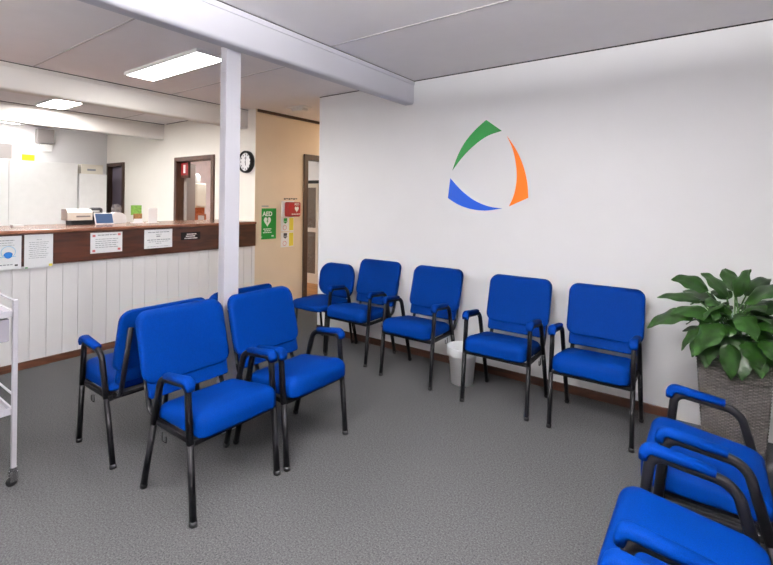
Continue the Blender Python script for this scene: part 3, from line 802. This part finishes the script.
WX = 0.228      # half spacing of the side frames
def make_chair(name, label):
    t = thing(name, label, 'chair', group='blue armchairs')
    P = side_path()
    yield_list.clear(); clip_path(P, 0.335, False)
    legs = [list(l) for l in yield_list if len(l) > 1]
    top = clip_path(P, 0.335, True)
    for s in (-1, 1):
        off = Vector((s*WX, 0, 0))
        for l in legs:
            bm = bmesh.new(); sweep(bm, [p+off for p in l], **SEC)
            lg_ = link('leg', bm, M['black'], t, True)
            foot = l[0] if l[0].z < l[-1].z else l[-1]
            bm = bmesh.new(); c = foot+off
            d_ = (l[-1]-l[0]).normalized() if foot is l[0] else (l[0]-l[-1]).normalized()
            sweep(bm, [c, c+d_*0.022], 0.0190, 0.0160, n=12, sq=0.8)
            link('foot_cap', bm, M['blackplastic'], lg_, True)
        bm = bmesh.new(); sweep(bm, [p+off for p in top], **SEC)
        af = link('arm_frame', bm, M['black'], t, True)
        # pad: hugs the tube from the front bend to just before the rear bend
        sub = fillet([(0, -0.173, 0.565), (0, -0.167, 0.602), (0, 0.016, 0.583)], [0.030], 8)
        bm = bmesh.new(); rings = []
        NP = len(sub)
        for i, p in enumerate(sub):
            tt = (sub[min(i+1, NP-1)]-sub[max(i-1, 0)]).normalized(); v = Vector((0, -tt.z, tt.y)); 
            if v.z < 0: v = -v
            if i < 3: v = Vector((0, -1, 0.1)).normalized()
            ends = 0.82 if i in (0, NP-1) else 1.0
            ring = []
            for k in range(16):
                a = 2*PI*k/16; c, s_ = math.cos(a), math.sin(a)
                ring.append(bm.verts.new(p+off+Vector((1, 0, 0))*0.0245*ends*math.copysign(abs(c)**0.7, c)+v*(0.0165*ends*math.copysign(abs(s_)**0.8, s_)+0.004)))
            rings.append(ring)
        for a_, b_ in zip(rings, rings[1:]):
            for k in range(16): bm.faces.new([a_[k], a_[(k+1) % 16], b_[(k+1) % 16], b_[k]])
        bm.faces.new(rings[0][::-1]); bm.faces.new(rings[-1])
        link('arm_pad', bm, M['fabric'], t, True)
        # bracket from seat rail sweeping out and up behind the back pads
        bm = bmesh.new()
        bp_ = fillet([(s*0.2, 0.05, 0.345), (s*0.2, 0.215, 0.352), (s*0.2, 0.240, 0.42), (s*0.2, 0.333, 0.74)], [0.05, 0.05], 6)
        sweep(bm, bp_, 0.006, 0.014, n=8, sq=0.6)
        link('back_bracket', bm, M['black'], t, True)
        # linking hook under the rail
        bm = bmesh.new()
        sweep(bm, fillet([(s*0.243, 0.02, 0.335), (s*0.243, 0.02, 0.295), (s*0.243, -0.015, 0.295), (s*0.243, -0.015, 0.325)], 0.006, 4), 0.003, n=6)
        link('linking_hook', bm, M['black'], t, True)
    # rails
    bm = bmesh.new()
    for s in (-1, 1): box(bm, s*(WX-0.012)-0.010, s*(WX-0.012)+0.010, -0.195, 0.165, 0.330, 0.356, 0.004)
    box(bm, -WX+0.01, WX-0.01, -0.20, -0.178, 0.330, 0.356, 0.004); box(bm, -WX+0.01, WX-0.01, 0.14, 0.162, 0.330, 0.356, 0.004)
    link('seat_frame', bm, M['black'], t)
    link('seat_board', B(-0.195, 0.195, -0.19, 0.19, 0.352, 0.366), M['blackplastic'], t)
    # seat
    def ds(x, y, z):
        yy = y-0.052
        k = z/0.124
        tilt = -0.058*(yy+0.245)/0.39                 # top falls towards the back
        roll_ = -0.012*max(0, (-yy-0.15)/0.095)**2
        return Vector((x, yy, 0.362+z + k*(tilt+roll_)))
    bm = bmesh.new(); cushion(bm, 0.215, 0.195, 0.126, 0.052, 0.056, 0.012, ds, back_edge=0.014)
    link('seat', bm, M['fabric'], t, True)
    # upper back pad: leaning, gently dished
    def db(x, y, z):
        lean = 0.27
        return Vector((x, 0.292 + y*lean - z*0.97 - 0.014*(x/0.24)**2, 0.663 + y*0.965 - z*0.18))
    bm = bmesh.new(); cushion(bm, 0.237, 0.174, 0.056, 0.058, 0.020, 0.006, db, back_edge=0.014)
    link('backrest', bm, M['fabric'], t, True)
    # lower lumbar strip
    def dl(x, y, z):
        return Vector((x, 0.232 + y*0.26 - z - 0.010*(x/0.24)**2, 0.489+y))
    bm = bmesh.new(); cushion(bm, 0.216, 0.064, 0.030, 0.014, 0.008, 0.004, dl, back_edge=0.006)
    link('lumbar_pad', bm, M['fabric'], t, True)
    return t

def make_side_chair(name, label):
    t = thing(name, label, 'chair')
    for s in (-1, 1):
        for f, (y0, y1) in (('f', (-0.19, -0.16)), ('r', (0.20, 0.14))):
            bm = bmesh.new(); sweep(bm, [Vector((s*0.200, y0, 0)), Vector((s*0.190, y1, 0.385))], 0.012, n=12)
            l = link('leg', bm, M['black'], t, True)
            bm = bmesh.new(); sweep(bm, [Vector((s*0.200, y0, 0)), Vector((s*0.199, y0, 0.02))], 0.0145, n=12); link('foot_cap', bm, M['blackplastic'], l, True)
        bm = bmesh.new(); sweep(bm, fillet([(s*0.10, 0.02, 0.375), (s*0.10, 0.20, 0.375), (s*0.10, 0.25, 0.60)], [0.05], 6), 0.006, 0.014, n=8, sq=0.6)
        link('back_bracket', bm, M['black'], t, True)
    bm = bmesh.new()
    for s in (-1, 1): box(bm, s*0.185-0.01, s*0.185+0.01, -0.18, 0.16, 0.368, 0.39, 0.004)
    box(bm, -0.19, 0.19, -0.175, -0.155, 0.368, 0.39, 0.004); box(bm, -0.19, 0.19, 0.135, 0.155, 0.368, 0.39, 0.004)
    link('seat_frame', bm, M['black'], t)
    bm = bmesh.new(); cushion(bm, 0.218, 0.215, 0.066, 0.09, 0.024, 0.012, lambda x, y, z: Vector((x, y-0.045, 0.388+z-0.012*max(0, (-y-0.08)/0.14)**2)), back_edge=0.012)
    link('seat', bm, M['fabric'], t, True)
    def db(x, y, z): return Vector((x, 0.235+y*0.14-z-0.035*(x/0.23)**2, 0.595+y*0.99+0.012*(1-(x/0.23)**2)*(y/0.155)))
    bm = bmesh.new(); cushion(bm, 0.225, 0.155, 0.052, 0.105, 0.02, 0.008, db, back_edge=0.012)
    link('backrest', bm, M['fabric'], t, True)
    return t

proto = make_chair('armchair', '')
# x, y, facing (rotation about z; 0 faces -y), label
rows = [
    (-2.585, 3.185, 0.0, 'blue armchair against the white wall, left arm touching the armless chair', 'armchairs along the white wall'),
    (-1.915, 3.115, 0.0, 'blue armchair against the white wall, just left of the white bin', 'armchairs along the white wall'),
    (-1.187, 3.092, 0.0, 'blue armchair against the white wall, just right of the white bin', 'armchairs along the white wall'),
    (-0.590, 3.092, 0.0, 'blue armchair against the white wall, nearest the potted plant', 'armchairs along the white wall'),
    (-2.000, 1.310, PI/2, 'blue armchair in the middle of the room, nearest the viewer, left of the post', 'armchairs around the white post'),
    (-1.985, 1.819, PI/2, 'blue armchair in the middle of the room just right of the white post', 'armchairs around the white post'),
    (-2.712, 1.290, -PI/2, 'blue armchair seen from behind facing the counter, left of the post', 'armchairs around the white post'),
    (-2.760, 1.818, -PI/2, 'blue armchair mostly hidden behind the post, facing the counter', 'armchairs around the white post'),
    (0.030, 2.082, -PI/2, 'blue armchair beside the wicker planter at the right edge', 'armchairs at the right edge'),
    (-0.002, 1.470, -PI/2, 'blue armchair in the bottom right corner with its whole seat top showing', 'armchairs at the right edge'),
    (-0.010, 0.895, -PI/2, 'blue armchair cut off by the bottom edge, only a sliver of arm pad showing', 'armchairs at the right edge'),
]
for i, (x, y, rz, lab, grp) in enumerate(rows):
    o = proto if i == 0 else copy_tree(proto)
    o.location = (x, y, 0); o.rotation_euler = (0, 0, rz)
    o['label'] = lab; o['group'] = grp
    if i >= 8:                                    # these chairs have slightly plumper seats
        for ch in o.children:
            if ch.name.split('.')[0] == 'seat': ch.scale = (1, 0.97, 1.06)
sc = make_side_chair('side_chair', 'armless blue chair with a rounded back, by the hallway corner')
sc.location = (-3.055, 3.185, 0); sc.rotation_euler = (0, 0, 0)

# ------------------------------------------------------------------ waste bin
wb = thing('waste_bin', 'white plastic waste bin with a liner between two wall chairs', 'bin', (-1.56, 3.17, 0))
bm = bmesh.new()
prof = [(0.078, 0.0), (0.084, 0.004), (0.098, 0.17), (0.101, 0.172), (0.103, 0.215), (0.106, 0.218), (0.110, 0.268), (0.115, 0.270), (0.115, 0.282), (0.108, 0.282), (0.102, 0.24), (0.082, 0.01)]
lathe(bm, prof, n=40); link('bucket', bm, M['whiteplastic'], wb, True)
bm = bmesh.new(); rings = []
for r, h in ((0.1165, 0.225), (0.119, 0.25), (0.118, 0.279), (0.1165, 0.286), (0.106, 0.286), (0.100, 0.245), (0.090, 0.15), (0.06, 0.10), (0.02, 0.09)):
    rings.append([bm.verts.new(((r+random.uniform(-0.0015, 0.0015)*(h > 0.2))*math.cos(2*PI*k/36), (r+random.uniform(-0.0015, 0.0015))*math.sin(2*PI*k/36), h+random.uniform(-0.004, 0.004)*(h < 0.23))) for k in range(36)])
for a, b_ in zip(rings, rings[1:]):
    for k in range(36): bm.faces.new([a[k], a[(k+1) % 36], b_[(k+1) % 36], b_[k]])
bm.faces.new(rings[-1]); link('bin_liner', bm, M['paper'], wb, True)

# ------------------------------------------------------------------ potted plant
pp = thing('potted_plant', 'broad-leaved green plant in a square woven grey-brown planter', 'plant', (0.100, 3.275, 0))
HT = 0.545
bm = bmesh.new(); NU, NV, cols, rws = 64, 124, 16, 62
a0, a1 = 0.137, 0.170; grid = []
for j in range(NV+1):
    v = j/NV; a = a0+(a1-a0)*v; z = HT*v
    ring = []
    base = []
    for side_ in range(4):
        for i in range(NU):
            u = i/NU; s = -1+2*u
            row = int(v*rws*0.999)
            col = int(u*cols*0.999)
            ph = (u*cols) % 1
            bulge = 0.0035*math.sin(PI*ph)*(1 if (row+col) % 2 == 0 else 0.1)*math.sin(PI*((v*rws) % 1)*0.9+0.15)
            e = 1.0
            d_ = a+bulge
            # round the vertical corners
            cr = 0.02; sx = s*a
            if abs(sx) > a-cr:
                q = (abs(sx)-(a-cr))/cr; d_ -= cr*(1-math.sqrt(max(0, 1-q*q*0.5)))
            x_, y_ = sx, -d_
            ang = PI/2*side_
            ring.append(bm.verts.new((x_*math.cos(ang)-y_*math.sin(ang), x_*math.sin(ang)+y_*math.cos(ang), z)))
    grid.append(ring)
n = len(grid[0])
for A_, B_ in zip(grid, grid[1:]):
    for k in range(n): bm.faces.new([A_[k], A_[(k+1) % n], B_[(k+1) % n], B_[k]])
bm.faces.new(grid[0][::-1])
link('planter', bm, M['wicker'], pp)
bm = bmesh.new(); e = 0.02; R_ = 0.176
box(bm, -R_, R_, -R_, -R_+e, HT-0.012, HT+0.008, 0.004); box(bm, -R_, R_, R_-e, R_, HT-0.012, HT+0.008, 0.004)
box(bm, -R_, -R_+e, -R_+e, R_-e, HT-0.012, HT+0.008, 0.004); box(bm, R_-e, R_, -R_+e, R_-e, HT-0.012, HT+0.008, 0.004)
link('planter_rim', bm, M['wicker'], pp)
link('soil', B(-0.155, 0.155, -0.155, 0.155, 0.48, 0.515), M['soil'], pp)

def leaf(bm, base, tip, width, arch, twist=0.0):
    """blade from base to tip, arching by 'arch', with a folded midrib and pointed tip"""
    base, tip = Vector(base), Vector(tip); d_ = tip-base; L = d_.length
    up = Vector((0, 0, 1)); ctrl = (base+tip)/2+up*arch
    N_, K_ = 14, 3; rows_ = []
    for i in range(N_+1):
        t = i/N_
        p = base*(1-t)**2+ctrl*2*t*(1-t)+tip*t*t
        tg = ((ctrl-base)*(1-t)+(tip-ctrl)*t).normalized()
        sd = tg.cross(up)
        if sd.length < 0.05: sd = Vector((1, 0, 0))
        sd = Matrix.Rotation(twist, 3, tg) @ sd.normalized(); nn = sd.cross(tg)
        wd_ = width*0.5*(math.sin(PI*min(1, t**0.72))**0.75 if t < 1 else 0)
        wd_ = max(wd_, 0.001)
        row = []
        for k in range(-K_, K_+1):
            s = k/K_
            wav = 0.05*width*math.sin(t*14+k)*abs(s)
            row.append(bm.verts.new(p+sd*wd_*s + nn*(abs(s)*wd_*0.28 - (s*s)*wd_*0.30 + wav)))
        rows_.append(row)
    for a, b_ in zip(rows_, rows_[1:]):
        for k in range(2*K_): bm.faces.new([a[k], a[k+1], b_[k+1], b_[k]])
LF = [  # base(x,y,z) tip(x,y,z) width arch twist, relative to world
    ((-0.02, 3.16, 0.905), (-0.200, 3.16, 0.952), 0.105, 0.045, -0.55),
    ((0.075, 3.20, 0.875), (-0.055, 3.20, 1.000), 0.095, 0.030, -0.5),
    ((0.100, 3.20, 0.880), (0.170, 3.20, 1.045), 0.095, 0.03, 0.5),
    ((-0.045, 3.18, 0.840), (-0.270, 3.15, 0.838), 0.070, 0.030, -0.5),
    ((-0.080, 3.10, 0.770), (-0.310, 3.05, 0.670), 0.115, 0.060, -0.35),
    ((0.010, 3.05, 0.760), (-0.200, 3.08, 0.765), 0.095, 0.075, -0.45),
    ((0.045, 3.00, 0.760), (-0.075, 2.93, 0.590), 0.135, 0.050, -0.15),
    ((0.030, 3.00, 0.820), (0.105, 3.00, 0.775), 0.11, 0.020, -0.2),
    ((0.110, 3.00, 0.820), (0.185, 2.95, 0.715), 0.12, 0.030, 0.2),
    ((0.075, 3.02, 0.660), (0.085, 3.00, 0.470), 0.085, 0.020, 0.0),
    ((0.150, 3.02, 0.690), (0.205, 2.98, 0.560), 0.13, 0.035, 0.1),
    ((0.140, 3.15, 0.860), (0.345, 3.10, 0.985), 0.12, 0.050, 0.45),
    ((0.160, 3.10, 0.830), (0.40, 3.05, 0.850), 0.11, 0.060, 0.4),
    ((0.190, 3.05, 0.780), (0.36, 3.0, 0.700), 0.11, 0.060, 0.3),
    ((0.200, 3.03, 0.700), (0.30, 2.99, 0.570), 0.10, 0.050, 0.3),
    ((-0.060, 3.08, 0.700), (-0.140, 3.05, 0.570), 0.055, 0.04, -0.3),
    ((0.110, 3.25, 0.90), (0.06, 3.36, 1.02), 0.10, 0.03, 0.2),
    ((0.15, 3.28, 0.88), (0.27, 3.36, 0.98), 0.10, 0.05, 0.2),
    ((0.02, 3.25, 0.80), (-0.15, 3.35, 0.86), 0.10, 0.05, -0.3),
    ((0.05, 3.12, 0.83), (-0.03, 3.05, 0.84), 0.09, 0.05, -0.3),
    ((0.15, 3.10, 0.84), (0.22, 3.02, 0.85), 0.10, 0.04, 0.3),
    ((0.10, 3.10, 0.74), (0.07, 3.00, 0.70), 0.10, 0.04, 0.0),
    ((0.02, 3.12, 0.72), (-0.07, 3.06, 0.66), 0.10, 0.04, -0.2),
    ((0.17, 3.12, 0.74), (0.25, 3.04, 0.66), 0.10, 0.04, 0.2),
    ((0.10, 3.18, 0.68), (0.12, 3.06, 0.62), 0.11, 0.04, 0.0),
    ((0.20, 3.25, 0.80), (0.36, 3.30, 0.80), 0.10, 0.05, 0.3),
    ((0.00, 3.20, 0.66), (-0.10, 3.16, 0.60), 0.08, 0.04, 0.0),
]
for b_x, t_x, z_ in ((0.00, -0.03, 0.50), (0.07, 0.06, 0.53), (0.19, 0.21, 0.50), (0.13, 0.13, 0.47), (0.25, 0.29, 0.52), (-0.03, -0.09, 0.55)):
    LF.append(((b_x, 3.09, z_+0.16), (t_x, 3.03, z_), 0.10, 0.05, 0.1))
rl = random.Random(5)
for k in range(26):
    a = rl.uniform(-PI, PI*0.05) if k % 3 else rl.uniform(0, PI); z = rl.uniform(0.60, 0.86); r0 = rl.uniform(0.04, 0.10); L_ = rl.uniform(0.13, 0.19)
    b0 = (0.10+r0*math.cos(a), min(3.36, 3.18+r0*math.sin(a)), z)
    LF.append((b0, (b0[0]+L_*math.cos(a), min(3.44, b0[1]+L_*0.8*math.sin(a)), z+rl.uniform(-0.11, 0.03)), rl.uniform(0.07, 0.10), rl.uniform(0.02, 0.06), rl.uniform(-0.5, 0.5)))
bm = bmesh.new(); bs = bmesh.new()
PC = Vector((0.100, 3.275, 0))
for k, (b0, t0, w_, ar, tw) in enumerate(LF):
    b0, t0 = Vector(b0)-PC, Vector(t0)-PC
    leaf(bm, b0, t0, w_*1.22, ar, tw)
    root = Vector((0.05*math.cos(k*2.4), 0.05*math.sin(k*2.4)-0.02, 0.51))
    mid = root.lerp(b0, 0.55)+Vector((0, 0, 0.05))
    path = [root*(1-t)**2+mid*2*t*(1-t)+(b0+(t0-b0)*0.05)*t*t for t in [i/8 for i in range(9)]]
    sweep(bs, path, 0.0035, n=6)
link('foliage', bm, M['leaf'], pp, True)
link('stems', bs, M['stem'], pp, True)

# ------------------------------------------------------------------ trolley (only its nearest corner is in view)
tr = thing('trolley', 'white metal trolley with castors at the left edge', 'trolley', (-2.728, 0.712, 0))
TW, TD, TT = 0.45, 0.60, 0.898
for sx, sy in ((0, 0), (-TW, 0), (0, -TD), (-TW, -TD)):
    pb = link('upright', B(sx-0.010, sx+0.010, sy-0.010, sy+0.010, 0.085, TT, 0.002), M['whitemetal'], tr)
    bm = bmesh.new(); lathe(bm, [(0.012, 0.065), (0.014, 0.07), (0.014, 0.09)], (sx, sy), 16)
    box(bm, sx-0.013, sx-0.010, sy-0.015, sy+0.015, 0.022, 0.07); box(bm, sx+0.010, sx+0.013, sy-0.015, sy+0.015, 0.022, 0.07)
    cf = link('caster_fork', bm, M['chrome'], tr)
    bm = bmesh.new(); lathe(bm, [(0.016, -0.009), (0.022, -0.008), (0.024, 0), (0.022, 0.008), (0.016, 0.009)], n=24)
    bm.transform(Matrix.Translation((sx, sy-0.006, 0.024)) @ Matrix.Rotation(PI/2, 4, 'Y'))
    link('caster_wheel', bm, M['blackplastic'], cf, True)
def shelf(z, rail, name):
    bm = bmesh.new()
    box(bm, -TW, 0, -TD, 0, z-0.018, z-0.012)
    for a in ((-TW, 0, -0.012, -0.004), (-TW, 0, -TD+0.004, -TD+0.012)): box(bm, *a, z-0.018, z+0.012)
    box(bm, -0.012, -0.004, -TD, 0, z-0.018, z+0.012); box(bm, -TW+0.004, -TW+0.012, -TD, 0, z-0.018, z+0.012)
    o = link(name, bm, M['whitemetal'], tr)
    bm = bmesh.new()
    for a, b_ in (((0, 0), (-TW, 0)), ((0, -TD), (-TW, -TD)), ((-TW, 0), (-TW, -TD))):
        sweep(bm, [Vector((*a, rail)), Vector((*b_, rail))], 0.005, n=8, up=Vector((0, 0, 1)))
    link('guard_rail', bm, M['whitemetal'], o, True)
shelf(0.835, 0.893, 'top_shelf'); shelf(0.365, 0.435, 'bottom_shelf')
dw = link('drawer', B(-TW+0.03, -0.008, -TD+0.02, -0.02, 0.70, 0.808, 0.003), M['greymetal'], tr)
